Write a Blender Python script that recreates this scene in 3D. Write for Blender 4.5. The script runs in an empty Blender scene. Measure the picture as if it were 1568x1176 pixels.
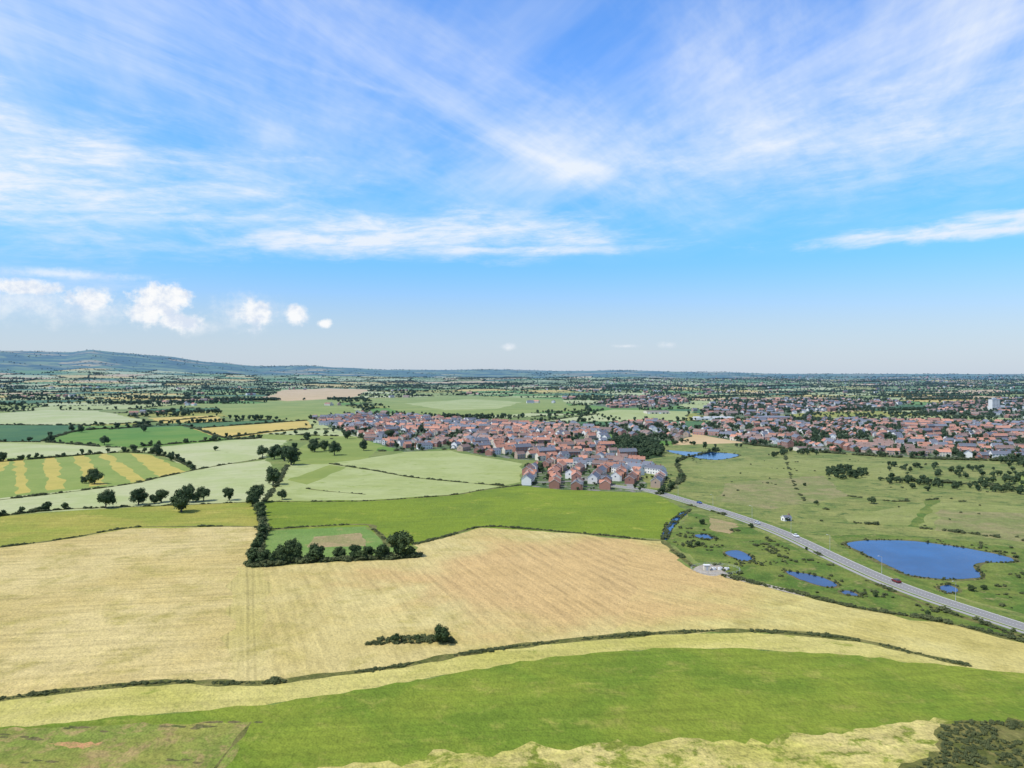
import bpy, math, random
import numpy as np
from mathutils import Vector, Matrix, noise
from mathutils.geometry import delaunay_2d_cdt
random.seed(7)
scene = bpy.context.scene
H = 90.0; F = 1190.0; P = math.atan(17/F)
pi = math.pi

# ------------------------------------------------------------ camera
cam_d = bpy.data.cameras.new("camera"); cam = bpy.data.objects.new("camera", cam_d)
scene.collection.objects.link(cam); scene.camera = cam
cam.location = (0, 0, H); cam.rotation_euler = (pi/2 - P, 0, 0)
cam_d.sensor_width = 36; cam_d.lens = 36*F/1568; cam_d.clip_start = 1; cam_d.clip_end = 100000
scene.view_settings.view_transform = 'Standard'
scene.view_settings.look = 'None'
scene.view_settings.exposure = 0

# survey helper: plan position of a feature measured on the photograph (flat valley floor)
def G(u, v):
    dx = (u-784)/F; dy = -(v-588)/F
    wy = math.cos(P) + dy*math.sin(P); wz = -math.sin(P) + dy*math.cos(P)
    t = -H/wz
    return (dx*t, wy*t)
def GP(l): return [G(*p) for p in l]

def sstep(a, b, x):
    t = max(0, min(1, (x-a)/(b-a))); return t*t*(3-2*t)
prof = [(-700,560),(-300,545),(0,538),(60,540),(105,541),(138,536),(175,541),(240,546),(320,555),(400,561),(470,560),(520,563),(600,567),(680,567),(750,566),(850,569),(950,568),(1080,570),(1200,573),(1568,574),(2400,574)]
prof = [(math.atan((u-784)/F), v) for u, v in prof]
def ridge(az):
    for i in range(len(prof)-1):
        a, b = prof[i], prof[i+1]
        if a[0] <= az <= b[0]:
            t = (az-a[0])/(b[0]-a[0]); t = t*t*(3-2*t)
            v = a[1]+(b[1]-a[1])*t; break
    else:
        v = 572
    return max(0, H+(571-v)/F*9000*math.cos(min(abs(az), 1.2)))
def hgt(x, y):
    r = math.hypot(x, y)
    if r < 2000: return 0.0
    s = sstep(2000, 4500, r)*(1-sstep(15000, 22000, r))
    n = noise.noise(Vector((x/1500, y/900, 3.1))) + .5*noise.noise(Vector((x/600, y/400, 7.7)))
    z = s*(10+14*n)
    rz = ridge(math.atan2(x, y))
    k = math.exp(-((r-9000)/(2300 if r < 9000 else 4500))**2)
    z = z*(1-k*.6) + rz*k*(1+.05*noise.noise(Vector((x/500, y/500, 0))))
    return z - sstep(16000, 30000, r)*5

# ------------------------------------------------------------ node helper
def new_mat(name):
    m = bpy.data.materials.new(name); m.use_nodes = True
    nt = m.node_tree; nt.nodes.clear(); return m, nt
class X:
    def __init__(s, nt, sock): s.nt = nt; s.s = sock
    def _m(s, op, *o, clamp=False):
        n = s.nt.nodes.new('ShaderNodeMath'); n.operation = op; n.use_clamp = clamp
        for i, q in enumerate((s,)+o):
            if isinstance(q, X): s.nt.links.new(q.s, n.inputs[i])
            else: n.inputs[i].default_value = q
        return X(s.nt, n.outputs[0])
    def __add__(s, o): return s._m('ADD', o)
    def __radd__(s, o): return s._m('ADD', o)
    def __sub__(s, o): return s._m('SUBTRACT', o)
    def __rsub__(s, o): return (s*-1)+o
    def __mul__(s, o): return s._m('MULTIPLY', o)
    def __rmul__(s, o): return s._m('MULTIPLY', o)
    def __truediv__(s, o): return s._m('DIVIDE', o)
    def f(s, op, *o): return s._m(op, *o)
    def clamp(s): return s._m('ADD', 0.0, clamp=True)
    def ss(s, a, b):
        n = s.nt.nodes.new('ShaderNodeMapRange'); n.interpolation_type = 'SMOOTHSTEP'
        s.nt.links.new(s.s, n.inputs['Value'])
        n.inputs['From Min'].default_value = a; n.inputs['From Max'].default_value = b
        return X(s.nt, n.outputs[0])
def comb(nt, x, y, z=0.0):
    n = nt.nodes.new('ShaderNodeCombineXYZ')
    for i, q in enumerate((x, y, z)):
        if isinstance(q, X): nt.links.new(q.s, n.inputs[i])
        else: n.inputs[i].default_value = q
    return n.outputs[0]
def nz(nt, vec, scale=1, detail=4, rough=.55, dist=0):
    n = nt.nodes.new('ShaderNodeTexNoise'); nt.links.new(vec, n.inputs['Vector'])
    n.inputs['Scale'].default_value = scale; n.inputs['Detail'].default_value = detail
    n.inputs['Roughness'].default_value = rough; n.inputs['Distortion'].default_value = dist
    return X(nt, n.outputs['Fac'])
def sep(nt, vec):
    n = nt.nodes.new('ShaderNodeSeparateXYZ'); nt.links.new(vec, n.inputs[0])
    return [X(nt, n.outputs[i]) for i in range(3)]
def mixc(nt, fac, a, b, mode='MIX'):
    n = nt.nodes.new('ShaderNodeMix'); n.data_type = 'RGBA'; n.blend_type = mode
    if isinstance(fac, X): nt.links.new(fac.s, n.inputs[0])
    else: n.inputs[0].default_value = fac
    for i, q in ((6, a), (7, b)):
        if isinstance(q, (tuple, list)): n.inputs[i].default_value = (*q[:3], 1)
        else: nt.links.new(q, n.inputs[i])
    return n.outputs[2]
def scalec(nt, col, x):
    n = nt.nodes.new('ShaderNodeVectorMath'); n.operation = 'SCALE'
    if isinstance(col, tuple): n.inputs[0].default_value = col
    else: nt.links.new(col, n.inputs[0])
    nt.links.new(x.s, n.inputs['Scale']); return n.outputs[0]
def lin(c): c /= 255; return c/12.92 if c <= .04045 else ((c+.055)/1.055)**2.4
def S(r, g, b, k=.70):
    r, g, b = lin(r)*k, lin(g)*k, lin(b)*k
    l = .3*r+.6*g+.1*b; q = 1.03
    return ((l+(r-l)*q)*1.03, (l+(g-l)*q)*.99, max(.005, l+(b-l)*q))

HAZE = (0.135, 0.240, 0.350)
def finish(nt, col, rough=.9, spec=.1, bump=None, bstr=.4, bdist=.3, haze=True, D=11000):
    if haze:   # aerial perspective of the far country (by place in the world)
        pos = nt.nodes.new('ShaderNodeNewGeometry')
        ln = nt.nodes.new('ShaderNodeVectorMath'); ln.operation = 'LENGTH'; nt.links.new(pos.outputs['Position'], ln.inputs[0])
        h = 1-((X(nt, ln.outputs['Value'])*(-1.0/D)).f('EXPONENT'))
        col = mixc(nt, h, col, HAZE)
    b = nt.nodes.new('ShaderNodeBsdfPrincipled'); o = nt.nodes.new('ShaderNodeOutputMaterial')
    if isinstance(col, tuple): b.inputs['Base Color'].default_value = (*col, 1)
    else: nt.links.new(col, b.inputs['Base Color'])
    b.inputs['Roughness'].default_value = rough; b.inputs['Specular IOR Level'].default_value = spec
    if bump is not None:
        bn = nt.nodes.new('ShaderNodeBump'); bn.inputs['Strength'].default_value = bstr
        bn.inputs['Distance'].default_value = bdist
        nt.links.new(bump.s, bn.inputs['Height']); nt.links.new(bn.outputs[0], b.inputs['Normal'])
    nt.links.new(b.outputs[0], o.inputs[0])
    return b

def field_mat(name, c1, c2, c3=None, patch=50, grain=.35, stripe=None, streak=None, t3=(.55, .7), seed=0, tracks=None, tint=None, bump=True):
    m, nt = new_mat(name)
    g = nt.nodes.new('ShaderNodeNewGeometry'); P0 = g.outputs['Position']
    x, y, z = sep(nt, P0)
    p2 = comb(nt, x+seed*137.0, y+seed*71.0, 0)
    a = nz(nt, p2, 1/patch, 5, .62, .5)
    col = mixc(nt, a.ss(.36, .64), c1, c2)
    if c3: 
        b = nz(nt, p2, 1/(patch*.38), 7, .74, .3)
        col = mixc(nt, b.ss(*t3), col, c3)
    cm = None
    if tint:
        tc_, cx, cy, rx, ry = tint
        dx = (x-cx)*(1/rx); dy = (y-cy)*(1/ry)
        cm = (1.0-(dx*dx+dy*dy).f('SQRT')+(a-.5)*1.6).ss(0, .6)
        col = mixc(nt, cm*.8, col, tc_)
    fine = nz(nt, p2, 1/1.2, 3, .7); mid = nz(nt, p2, 1/7.0, 5, .7)
    val = 1+(fine-.5)*(grain*2.4)+(mid-.5)*(grain*2.4)
    if streak:
        ang, wdt, ln, amt = streak
        ca, sa = math.cos(ang), math.sin(ang)
        q = comb(nt, (x*ca+y*sa)*(1/ln), (y*ca-x*sa)*(1/wdt), seed)
        sn = nz(nt, q, 1, 4, .6, .3)
        val = val+(sn-.5)*(amt*2.8)
    if stripe:
        ang, per, amt, warp = stripe
        ca, sa = math.cos(ang), math.sin(ang)
        wn = nz(nt, p2, 1/90.0, 1, .5)
        fad = nz(nt, p2, 1/25.0, 4, .65).ss(.36, .60)
        s1 = ((y*ca-x*sa)*(2*pi/per)+wn*warp).f('SINE').ss(.1, .9)*fad*(-amt)
        if cm: s1 = s1*(cm*.7+.3)
        val = val+s1
    if tracks:
        ang, per, amt = tracks
        ca, sa = math.cos(ang), math.sin(ang)
        for off in (0, 2.1):
            s1 = (((y*ca-x*sa)+off)*(2*pi/per)).f('COSINE').ss(.985 if per > 15 else .90, 1.0)
            val = val-s1*amt
    col = scalec(nt, col, val)
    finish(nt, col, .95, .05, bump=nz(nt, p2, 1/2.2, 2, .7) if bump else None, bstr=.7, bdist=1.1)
    return m

FM = {}
st = dict(c3=S(178,168,96), patch=60, t3=(.46,.72), seed=1)
FM['grass_base'] = field_mat('rough_grass', S(118,138,66), S(140,150,82), S(90,114,52), 45)
FM['straw'] = field_mat('hay_stubble', S(218,202,140), S(206,188,122), grain=.24, stripe=(.16,7.5,.10,6), streak=(0.16,2.6,40,.26), **st)
FM['straw_r'] = field_mat('hay_stubble_rows', S(216,202,138), S(204,188,120), grain=.22, stripe=(1.93,6.4,.17,9), streak=(1.93,2.2,45,.24), tint=(S(214,182,126),20,345,115,95), **st)
FM['straw_e'] = field_mat('hay_stubble_pale', S(214,204,134), S(202,190,116), grain=.24, stripe=(2.3,7.0,.10,6), streak=(2.3,2.5,45,.22), tint=(S(214,182,126),20,345,115,95), **st)
FM['tram'] = field_mat('hay_tramlines', S(216,202,138), S(198,186,114), grain=.22, tracks=(1.90,8.5,.18), streak=(1.90,1.5,60,.2), **st)
FM['margin'] = field_mat('field_margin', S(206,198,122), S(190,186,102), S(154,160,76), 35, .24, streak=(.15,2.5,30,.24), seed=4)
FM['green_near'] = field_mat('pasture', S(114,138,48), S(134,150,56), S(164,164,82), 30, .28, streak=(.12,3,35,.22), seed=5, t3=(.50,.76))
FM['rough_nl'] = field_mat('rough_pasture', S(130,146,66), S(156,156,80), S(170,152,100), 26, .44, seed=6, t3=(.47,.64))
FM['pale_near'] = field_mat('dry_grass', S(210,198,128), S(188,184,100), S(132,144,58), 26, .46, streak=(.2,2.5,14,.34), seed=7, t3=(.49,.60))
FM['olive'] = field_mat('meadow', S(170,166,78), S(148,158,64), S(190,180,94), 50, .24, streak=(.1,3,50,.24), seed=8)
FM['bright'] = field_mat('green_meadow', S(132,152,46), S(118,140,44), S(162,168,68), 55, .22, streak=(.1,3,50,.18), seed=10)
FM['wheat'] = field_mat('green_wheat', S(194,200,150), S(180,192,130), S(168,180,112), 70, .14, tracks=(.5,18,.12), seed=11, bump=False)
FM['wheat2'] = field_mat('green_wheat_b', S(182,192,130), S(168,180,110), S(150,166,86), 60, .16, tracks=(-.3,18,.12), seed=12, bump=False)
FM['paddock'] = field_mat('paddock_grass', S(118,150,72), S(132,158,84), S(158,160,94), 30, .2, seed=13)
FM['soil'] = field_mat('bare_soil', S(178,158,116), S(154,150,98), S(188,170,126), 18, .2, seed=14)
FM['redsoil'] = field_mat('red_soil', S(210,158,114), S(186,154,102), S(160,156,86), 5, .3, seed=15, t3=(.45,.6))
FM['yellow'] = field_mat('oilseed_field', S(216,192,106), S(200,184,98), None, 70, .1, seed=16, bump=False)
FM['tan'] = field_mat('tan_field', S(216,190,144), S(204,180,130), None, 80, .1, seed=17, bump=False)
FM['mid'] = field_mat('ley_grass', S(98,140,50), S(118,150,60), None, 90, .14, streak=(.3,4,80,.1), seed=18, bump=False)
FM['darkg'] = field_mat('dark_crop', S(72,110,62), S(90,124,66), None, 90, .12, seed=19, bump=False)
FM['midg'] = field_mat('grass_field', S(136,154,72), S(154,166,84), None, 100, .15, seed=20, bump=False)
FM['marsh'] = field_mat('marsh_grass', S(124,138,70), S(150,154,88), S(94,116,54), 38, .40, streak=(-.2,3,22,.26), seed=21, t3=(.50,.64))
FM['marsh_p'] = field_mat('marsh_pale', S(154,160,94), S(140,150,80), S(114,130,64), 38, .34, streak=(-.2,3,22,.22), seed=33, t3=(.54,.68))
FM['marsh_d'] = field_mat('wet_marsh', S(92,120,46), S(126,138,64), S(156,148,96), 22, .5, seed=22)
FM['marsh_b'] = field_mat('sedge', S(156,150,102), S(132,142,80), S(106,122,62), 20, .4, seed=23)
FM['bank'] = field_mat('muddy_bank', S(124,116,76), S(94,104,52), S(158,146,106), 6, .4, seed=24)
FM['verge'] = field_mat('verge_grass', S(104,128,54), S(130,142,70), S(164,156,100), 10, .4, seed=25)
FM['hedgeb'] = field_mat('hedge_bottom', S(98,106,50), S(126,124,72), S(154,142,90), 7, .45, seed=26)
FM['gravel'] = field_mat('gravel_track', S(192,186,172), S(174,168,152), S(150,152,116), 6, .2, seed=27)
FM['town'] = field_mat('gardens_and_streets', S(76,104,50), S(106,122,74), S(148,144,136), 26, .35, seed=28, t3=(.52,.58))
FM['stripeY'] = field_mat('yellow_strip', S(200,186,98), S(186,178,90), None, 40, .18, seed=29, bump=False)
FM['stripeG'] = field_mat('green_strip', S(150,166,86), S(140,160,78), None, 40, .18, seed=30, bump=False)
FM['wood'] = field_mat('woodland_floor', S(60,84,34), S(74,96,44), None, 20, .3, seed=31, bump=False)

def far_mat():
    m, nt = new_mat('far_country')
    g = nt.nodes.new('ShaderNodeNewGeometry'); x, y, z = sep(nt, g.outputs['Position'])
    v = comb(nt, x*(1/420.0), y*(1/300.0), 0)
    vo = nt.nodes.new('ShaderNodeTexVoronoi'); vo.inputs['Scale'].default_value = 1; nt.links.new(v, vo.inputs['Vector'])
    r, gg, b = sep(nt, vo.outputs['Color'])
    col = mixc(nt, r, S(80,114,50), S(144,158,86))
    col = mixc(nt, gg.ss(.76, .80), col, S(196,176,116))
    nn = nz(nt, v, 1.3, 6, .7)
    col = mixc(nt, nn.ss(.44, .54), col, S(34,64,36))
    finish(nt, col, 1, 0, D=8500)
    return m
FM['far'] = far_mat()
matnames = list(FM.keys())

# ------------------------------------------------------------ region list (painter's order)
regions = []
def jit(poly, step=None, amp=None):
    out = []
    n = len(poly)
    for i in range(n):
        a = Vector(poly[i]); b = Vector(poly[(i+1) % n]); L = (b-a).length
        r = (a+b).length/2
        st = step or max(3.5, r*.016); k = min(70, max(1, int(L/st)))
        am = amp if amp is not None else st*.16
        nrm = Vector((-(b-a).y, (b-a).x)).normalized() if L > 0 else Vector((0, 0))
        for j in range(k):
            p = a.lerp(b, j/k)
            q = (noise.noise(Vector((p.x/(st*1.6), p.y/(st*1.6), 5)))+.7*noise.noise(Vector((p.x/(st*5), p.y/(st*5), 8))))*am*2.4 if j else 0
            out.append((p.x+nrm.x*q, p.y+nrm.y*q))
    return out
def ccw(p):
    a = sum(p[i][0]*p[(i+1) % len(p)][1]-p[(i+1) % len(p)][0]*p[i][1] for i in range(len(p)))
    return p if a > 0 else p[::-1]
def smooth(pts, k=6, closed=False):
    pts = [Vector(p) for p in pts]; n = len(pts); out = []
    rng = range(n) if closed else range(n-1)
    for i in rng:
        if closed: p0, p1, p2, p3 = pts[i-1], pts[i], pts[(i+1) % n], pts[(i+2) % n]
        else: p0, p1, p2, p3 = pts[max(i-1, 0)], pts[i], pts[i+1], pts[min(i+2, n-1)]
        for j in range(k):
            t = j/k
            q = .5*((2*p1)+(p2-p0)*t+(2*p0-5*p1+4*p2-p3)*t*t+(3*p1-p0-3*p2+p3)*t*t*t)
            out.append((q.x, q.y))
    if not closed: out.append(tuple(pts[-1]))
    return out
def R(mat, uv, world=False, j=True, sm=False, step=None, amp=None):
    p = uv if world else GP(uv)
    if sm: p = smooth(p, 3, closed=True)
    if j: p = jit(p, step, amp)
    regions.append((ccw(p), mat)); return p
def offs(line, w0, w1):
    L, Rr = [], []
    for i, p in enumerate(line):
        a = Vector(line[max(i-1, 0)]); b = Vector(line[min(i+1, len(line)-1)])
        d = (b-a).normalized(); n = Vector((-d.y, d.x)); q = Vector(p)
        L.append(tuple(q+n*w0)); Rr.append(tuple(q+n*w1))
    return L, Rr
def ribbonR(mat, uv, w, k=7, wob=.5):
    line = smooth(GP(uv), k)
    ww = [w*(1+wob*2*noise.noise(Vector((p[0]/9, p[1]/9, 1)))) for p in line]
    A, B = offs(line, 1, -1)
    A = [tuple(Vector(l)+(Vector(a)-Vector(l))*(q/2)) for l, a, q in zip(line, A, ww)]
    B = [tuple(Vector(l)+(Vector(b)-Vector(l))*(q/2)) for l, b, q in zip(line, B, ww)]
    for i in range(len(line)-1):
        regions.append((ccw([A[i], A[i+1], B[i+1], B[i]]), mat))
    return line
def inpoly(pt, poly):
    x, y = pt; c = False; j = len(poly)-1
    for i in range(len(poly)):
        xi, yi = poly[i]; xj, yj = poly[j]
        if (yi > y) != (yj > y) and x < (xj-xi)*(y-yi)/(yj-yi)+xi: c = not c
        j = i
    return c

# far hedged field grid
rg = random.Random(3)
CW, CH = 270, 215; ang = .32
ca, sa = math.cos(ang), math.sin(ang)
def corner(i, j):
    q = random.Random(i*7919+j*104729)
    x = (i+.28*(q.random()*2-1)+(j % 2)*.35)*CW; y = (j+.28*(q.random()*2-1))*CH
    return (x*ca-y*sa, x*sa+y*ca)
cells = []
fmix = ['midg']*5+['wheat2']*4+['mid']*4+['darkg']*3+['wheat']*4+['olive']*2+['yellow']*3+['tan']*2+['grass_base']*1
for i in range(-30, 32):
    for j in range(0, 34):
        c = corner(i, j); r = math.hypot(*c)
        if r > 6600 or c[1] < 700 or abs(c[0]) > .78*c[1]+250: continue
        poly = [corner(i, j), corner(i+1, j), corner(i+1, j+1), corner(i, j+1)]
        cells.append((i, j)); regions.append((ccw(poly), rg.choice(fmix)))

# towns
T1 = R('town', [(797,743),(800,726),(840,708),(900,697),(960,702),(1005,714),(1032,747),(975,754),(860,750)])
T2 = R('town', [(510,656),(478,640),(560,637),(640,637),(700,643),(800,650),(870,649),(930,662),(940,688),(960,702),(900,697),(840,708),(740,698),(690,687),(620,692),(585,682),(545,668)])
T2b = R('town', [(930,652),(1000,645),(1050,652),(1060,668),(1040,676),(940,672)])
T3 = R('town', [(1050,662),(1100,646),(1250,642),(1568,650),(1750,655),(1750,718),(1568,704),(1400,700),(1250,690),(1140,678)])
T4 = R('town', [(1070,636),(1090,618),(1200,612),(1330,614),(1400,618),(1330,628),(1250,630),(1180,638),(1120,640)])
T4b = R('town', [(1400,632),(1440,618),(1568,614),(1750,618),(1750,640),(1568,642)])
T4c = R('town', [(900,620),(960,607),(1040,607),(1060,616),(1020,624),(940,625)])
T5 = GP([(800,600),(900,590),(1200,586),(1700,588),(1700,604),(1200,604),(950,604)])
man = []
def RM(*a, **k): p = R(*a, **k); man.append(p); return p
RM('wheat', [(-40,636),(70,628),(150,629),(235,646),(120,652),(-40,650)])
RM('darkg', [(-60,650),(120,651),(110,660),(60,676),(-60,675)])
RM('mid', [(65,676),(120,660),(280,652),(345,671),(400,672),(200,686)])
RM('yellow', [(295,657),(470,644),(478,656),(345,671)])
RM('yellow', [(225,640),(330,636),(340,645),(250,648)])
RM('tan', [(400,610),(430,601),(500,597),(570,600),(530,611),(440,615)])
RM('midg', [(330,622),(500,612),(560,634),(478,640),(470,644),(350,640)])
RM('midg', [(560,612),(700,606),(860,612),(880,628),(700,640),(620,634)])
RM('wheat2', [(620,618),(720,612),(800,616),(760,626),(680,628)])
RM('wheat2', [(900,632),(940,627),(1060,630),(1050,642),(960,645)])
RM('wheat', [(-60,707),(-60,677),(190,684),(182,693)])
RM('wheat', [(200,688),(390,671),(440,674),(405,702),(297,720),(240,696)])
RM('stripeG', [(-70,770),(-70,706),(180,693),(230,695),(297,718),(200,741)])
def strip(a, b, c, d): RM('stripeY', [a, b, c, d])
strip((-60,762),(-30,762),(20,703),(-10,705)); strip((24,757),(46,754),(38,703),(20,705))
strip((72,751),(100,748),(85,700),(66,702)); strip((136,745),(165,742),(130,697),(112,699))
strip((200,739),(225,736),(165,694),(150,695)); strip((245,731),(285,722),(225,696),(198,694))
RM('wheat', [(-70,792),(-70,771),(200,741),(300,720),(408,703),(438,742),(402,770),(140,780)])
RM('midg', [(436,700),(470,680),(540,668),(585,682),(560,705),(505,712),(440,716)])
RM('wheat2', [(404,768),(440,712),(505,710),(640,732),(772,743),(700,757),(560,767)])
RM('wheat2', [(505,710),(560,702),(620,692),(690,690),(740,700),(800,710),(797,738),(772,743),(640,732)])
RM('midg', [(440,735),(505,712),(530,716),(470,742)])
RM('olive', [(-90,798),(0,791),(140,780),(395,768),(400,808),(200,809),(100,826),(-90,850)])
RM('bright', [(405,767),(560,766),(700,756),(797,744),(860,750),(975,754),(1010,757),(1055,783),(1018,826),(870,816),(735,808),(640,834),(600,838),(560,806),(408,812)])
RM('paddock', [(400,842),(412,812),(560,806),(600,838),(640,853),(384,868)])
RM('soil', [(470,838),(480,822),(552,816),(560,836)], step=3, amp=.8)
# right : marsh & river land
RM('marsh', [(1000,757),(960,700),(1010,682),(1140,678),(1250,690),(1400,700),(1568,704),(1850,722),(1850,1080),(1568,980),(1430,952),(1300,930),(1110,885),(1015,828),(1055,783)])
RM('marsh_p', [(1050,712),(1200,702),(1400,712),(1360,735),(1200,728),(1070,730)])
RM('marsh_b', [(1110,740),(1260,728),(1300,760),(1180,780),(1100,768)])
RM('marsh_p', [(1290,790),(1440,768),(1600,778),(1850,800),(1850,830),(1568,818),(1430,806),(1300,800)])
RM('marsh_d', [(1420,765),(1388,806),(1408,808),(1440,766)])
RM('marsh_b', [(1440,780),(1850,800),(1850,880),(1568,830),(1430,812)])
RM('midg', [(1560,722),(1850,735),(1850,765),(1560,745)])
RM('marsh_d', [(1060,784),(1150,808),(1290,870),(1430,926),(1700,1015),(1568,980),(1300,930),(1110,885),(1018,828)])
RM('marsh_d', [(1270,820),(1330,818),(1480,828),(1700,860),(1700,960),(1568,940),(1420,900),(1300,850)])
RM('soil', [(1085,792),(1130,803),(1120,818),(1090,812)], step=3, amp=1)
# ---- foreground
RM('straw_r', [(376,1046),(384,868),(640,853),(632,834),(735,808),(870,816),(960,826),(1000,900),(950,975),(830,987),(700,1005),(600,1024),(480,1037)])
RM('straw', [(-90,850),(100,826),(200,809),(398,807),(384,868),(376,1046),(250,1047),(100,1060),(-200,1090)])
RM('tram', [(350,1046),(360,868),(402,866),(412,1044)], step=8, amp=3)
RM('straw_e', [(950,826),(1015,828),(1060,872),(1110,885),(1200,905),(1300,930),(1430,952),(1568,985),(1900,1075),(1900,1130),(1480,1020),(1400,1002),(1300,980),(1150,968),(1000,972),(935,978),(975,900)], step=6, amp=2.5)
RM('margin', [(-200,1090),(100,1060),(250,1047),(400,1047),(480,1037),(700,1005),(830,987),(1000,972),(1150,968),(1300,980),(1400,1002),(1480,1020),(1900,1130),(1900,1200),(1568,1032),(1450,1020),(1300,1004),(1150,994),(1000,993),(850,1006),(700,1031),(560,1056),(400,1081),(200,1096),(-200,1140)])
RM('green_near', [(-300,1145),(-200,1138),(200,1095),(400,1080),(560,1055),(700,1030),(850,1005),(1000,992),(1150,993),(1300,1003),(1450,1019),(1568,1031),(2000,1120),(2000,1300),(-400,1300)], step=3, amp=.9)
RM('rough_nl', [(-400,1140),(0,1117),(200,1108),(385,1105),(345,1176),(290,1300),(-500,1300)], step=3, amp=1)
RM('redsoil', [(72,1139),(90,1136),(120,1137),(158,1135),(150,1142),(120,1144),(100,1143)], step=1.2, amp=.8)
for q in range(34):
    u, v = random.choice([(20,1126),(45,1131),(120,1115),(180,1118),(250,1111),(300,1113),(340,1107),(375,1106),(60,1165),(280,1166)]); u += random.uniform(-22, 22); v += random.uniform(-3, 3)
    R('bank', [(u-random.uniform(4,16),v),(u-4,v-1.8),(u+5,v-1.2),(u+random.uniform(5,18),v+.3),(u+3,v+1.6),(u-5,v+1.4)], step=1.2, amp=.6)
ribbonR('hedgeb', [(385,1105),(370,1125),(345,1155),(320,1190)], 1.0, wob=.9)
RM('pale_near', [(380,1300),(470,1182),(560,1168),(700,1154),(900,1139),(1150,1130),(1300,1120),(1452,1102),(1568,1108),(2100,1140),(2100,1500),(300,1500)], step=2.5, amp=2.2)
RM('hedgeb', [(1375,1176),(1440,1150),(1440,1112),(1470,1103),(1568,1104),(1800,1110),(1800,1250),(1340,1250)], step=2.5, amp=1.6)
HB = []
def hedge(uv, w, h, dens=1.0, base=True, gap=0.0):
    if base: line = ribbonR('hedgeb', uv, w)
    else: line = smooth(GP(uv), 5)
    HB.append((line, w, h, dens, gap))
hedge([(-150,1092),(0,1071),(100,1058),(250,1045),(400,1046),(480,1036),(600,1022),(700,1003),(830,985),(1000,970),(1150,966),(1300,978),(1400,1000),(1482,1019)], 3.8, .85, 1.4, gap=.14)
hedge([(-60,845),(0,838),(100,825),(200,808),(300,806),(395,806)], 3.0, 1.0, .9, gap=.3)
hedge([(-60,795),(0,790),(60,783),(112,779)], 4, 2.2, 1)
hedge([(112,779),(260,774),(395,768)], 3, 1.2, .7, gap=.3)
hedge([(395,775),(400,792),(403,812),(396,835),(384,868)], 4, 3.0, 2.2)
hedge([(384,868),(450,862),(520,858),(600,855),(642,852)], 5, 2.4, 2.4)
hedge([(408,811),(480,806),(560,803),(575,812),(600,838)], 3.2, .9, .8, gap=.3)
hedge([(632,834),(680,822),(735,807),(800,809),(870,815),(940,821),(1012,827),(1022,808),(1040,793),(1058,780)], 3.8, 1.1, 1.1, gap=.15)
hedge([(404,768),(470,768),(560,767),(640,762),(700,757),(740,750),(797,743)], 3, 1.0, .8, gap=.3)
hedge([(505,710),(570,720),(640,732),(772,744)], 3, 1.4, 1, gap=.15)
hedge([(440,712),(425,740),(404,768)], 4, 2.0, 1)
hedge([(470,748),(500,752),(560,757)], 2.5, 1.0, .6, gap=.4)
hedge([(297,720),(240,732),(200,741),(100,754),(-60,772)], 3, 1.5, .8, gap=.3)
hedge([(-60,711),(0,707),(90,700),(182,693),(235,695),(270,704),(297,719)], 4, 2.6, 1.3, gap=.1)
hedge([(-60,677),(60,677),(120,681),(190,685),(300,677),(400,670)], 4, 2.6, 1.3, gap=.1)
hedge([(405,702),(340,712),(297,720)], 4, 1.5, .8, gap=.3)
hedge([(65,676),(120,660),(200,655),(280,652),(345,671),(400,671)], 4, 2.6, 1.2, gap=.1)
hedge([(-60,650),(120,651),(235,646),(330,638)], 4, 2.8, 1.2, gap=.1)
hedge([(345,671),(410,662),(478,656)], 5, 2.6, 1.2)
hedge([(290,657),(380,650),(470,644)], 5, 2.6, 1.2)
hedge([(1015,828),(1040,850),(1062,868)], 3, 1.3, 1, gap=.25)
hedge([(1110,882),(1200,903),(1300,928),(1430,950),(1568,982),(1700,1020)], 3.5, 1.4, 1.2, gap=.15)
hedge([(1050,772),(1120,792),(1200,822),(1290,868)], 3, 1.3, .9, gap=.5)
hedge([(1290,868),(1360,902),(1430,930),(1568,976)], 2.5, 1.2, .9, gap=.5)
hedge([(1010,757),(1030,747),(1045,730),(1040,705),(1100,690)], 4, 2.4, 1, gap=.2)
hedge([(1140,680),(1250,692),(1400,702),(1568,707),(1700,716)], 5, 3.4, 1.4, gap=.05)
hedge([(1345,733),(1420,738),(1500,743),(1568,752),(1750,768)], 5, 2.8, 1.4, gap=.1)
hedge([(1200,690),(1215,740),(1240,775)], 3, 1.4, .7, base=False, gap=.45)
hedge([(1300,800),(1440,812),(1568,828)], 3, 1.5, .9, base=False, gap=.35)
hedge([(1300,760),(1370,768),(1440,764)], 3, 1.5, .9, base=False, gap=.35)
ponds_uv = [
 [(1297,833),(1330,828),(1400,829),(1480,840),(1546,854),(1546,861),(1502,862),(1490,868),(1503,883),(1470,887),(1420,884),(1392,880),(1362,867),(1325,848)],
 [(1064,820),(1078,818),(1092,823),(1080,826)],
 [(1110,846),(1130,843),(1152,855),(1140,859),(1120,853)],
 [(1203,876),(1230,878),(1262,886),(1284,897),(1262,898),(1230,889)],
 [(1288,906),(1300,905),(1313,911),(1298,911)],
 [(1438,898),(1455,896),(1466,905),(1450,908)],
 [(1020,690),(1060,692),(1100,693),(1132,697),(1100,704),(1060,700)],
 [(1014,824),(1018,810),(1030,796),(1046,784),(1052,786),(1040,797),(1028,812),(1022,826)],
]
def grow(poly, d):
    c = Vector((sum(p[0] for p in poly)/len(poly), sum(p[1] for p in poly)/len(poly)))
    return [tuple(Vector(p)+(Vector(p)-c).normalized()*d) for p in poly]
ponds = []
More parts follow.
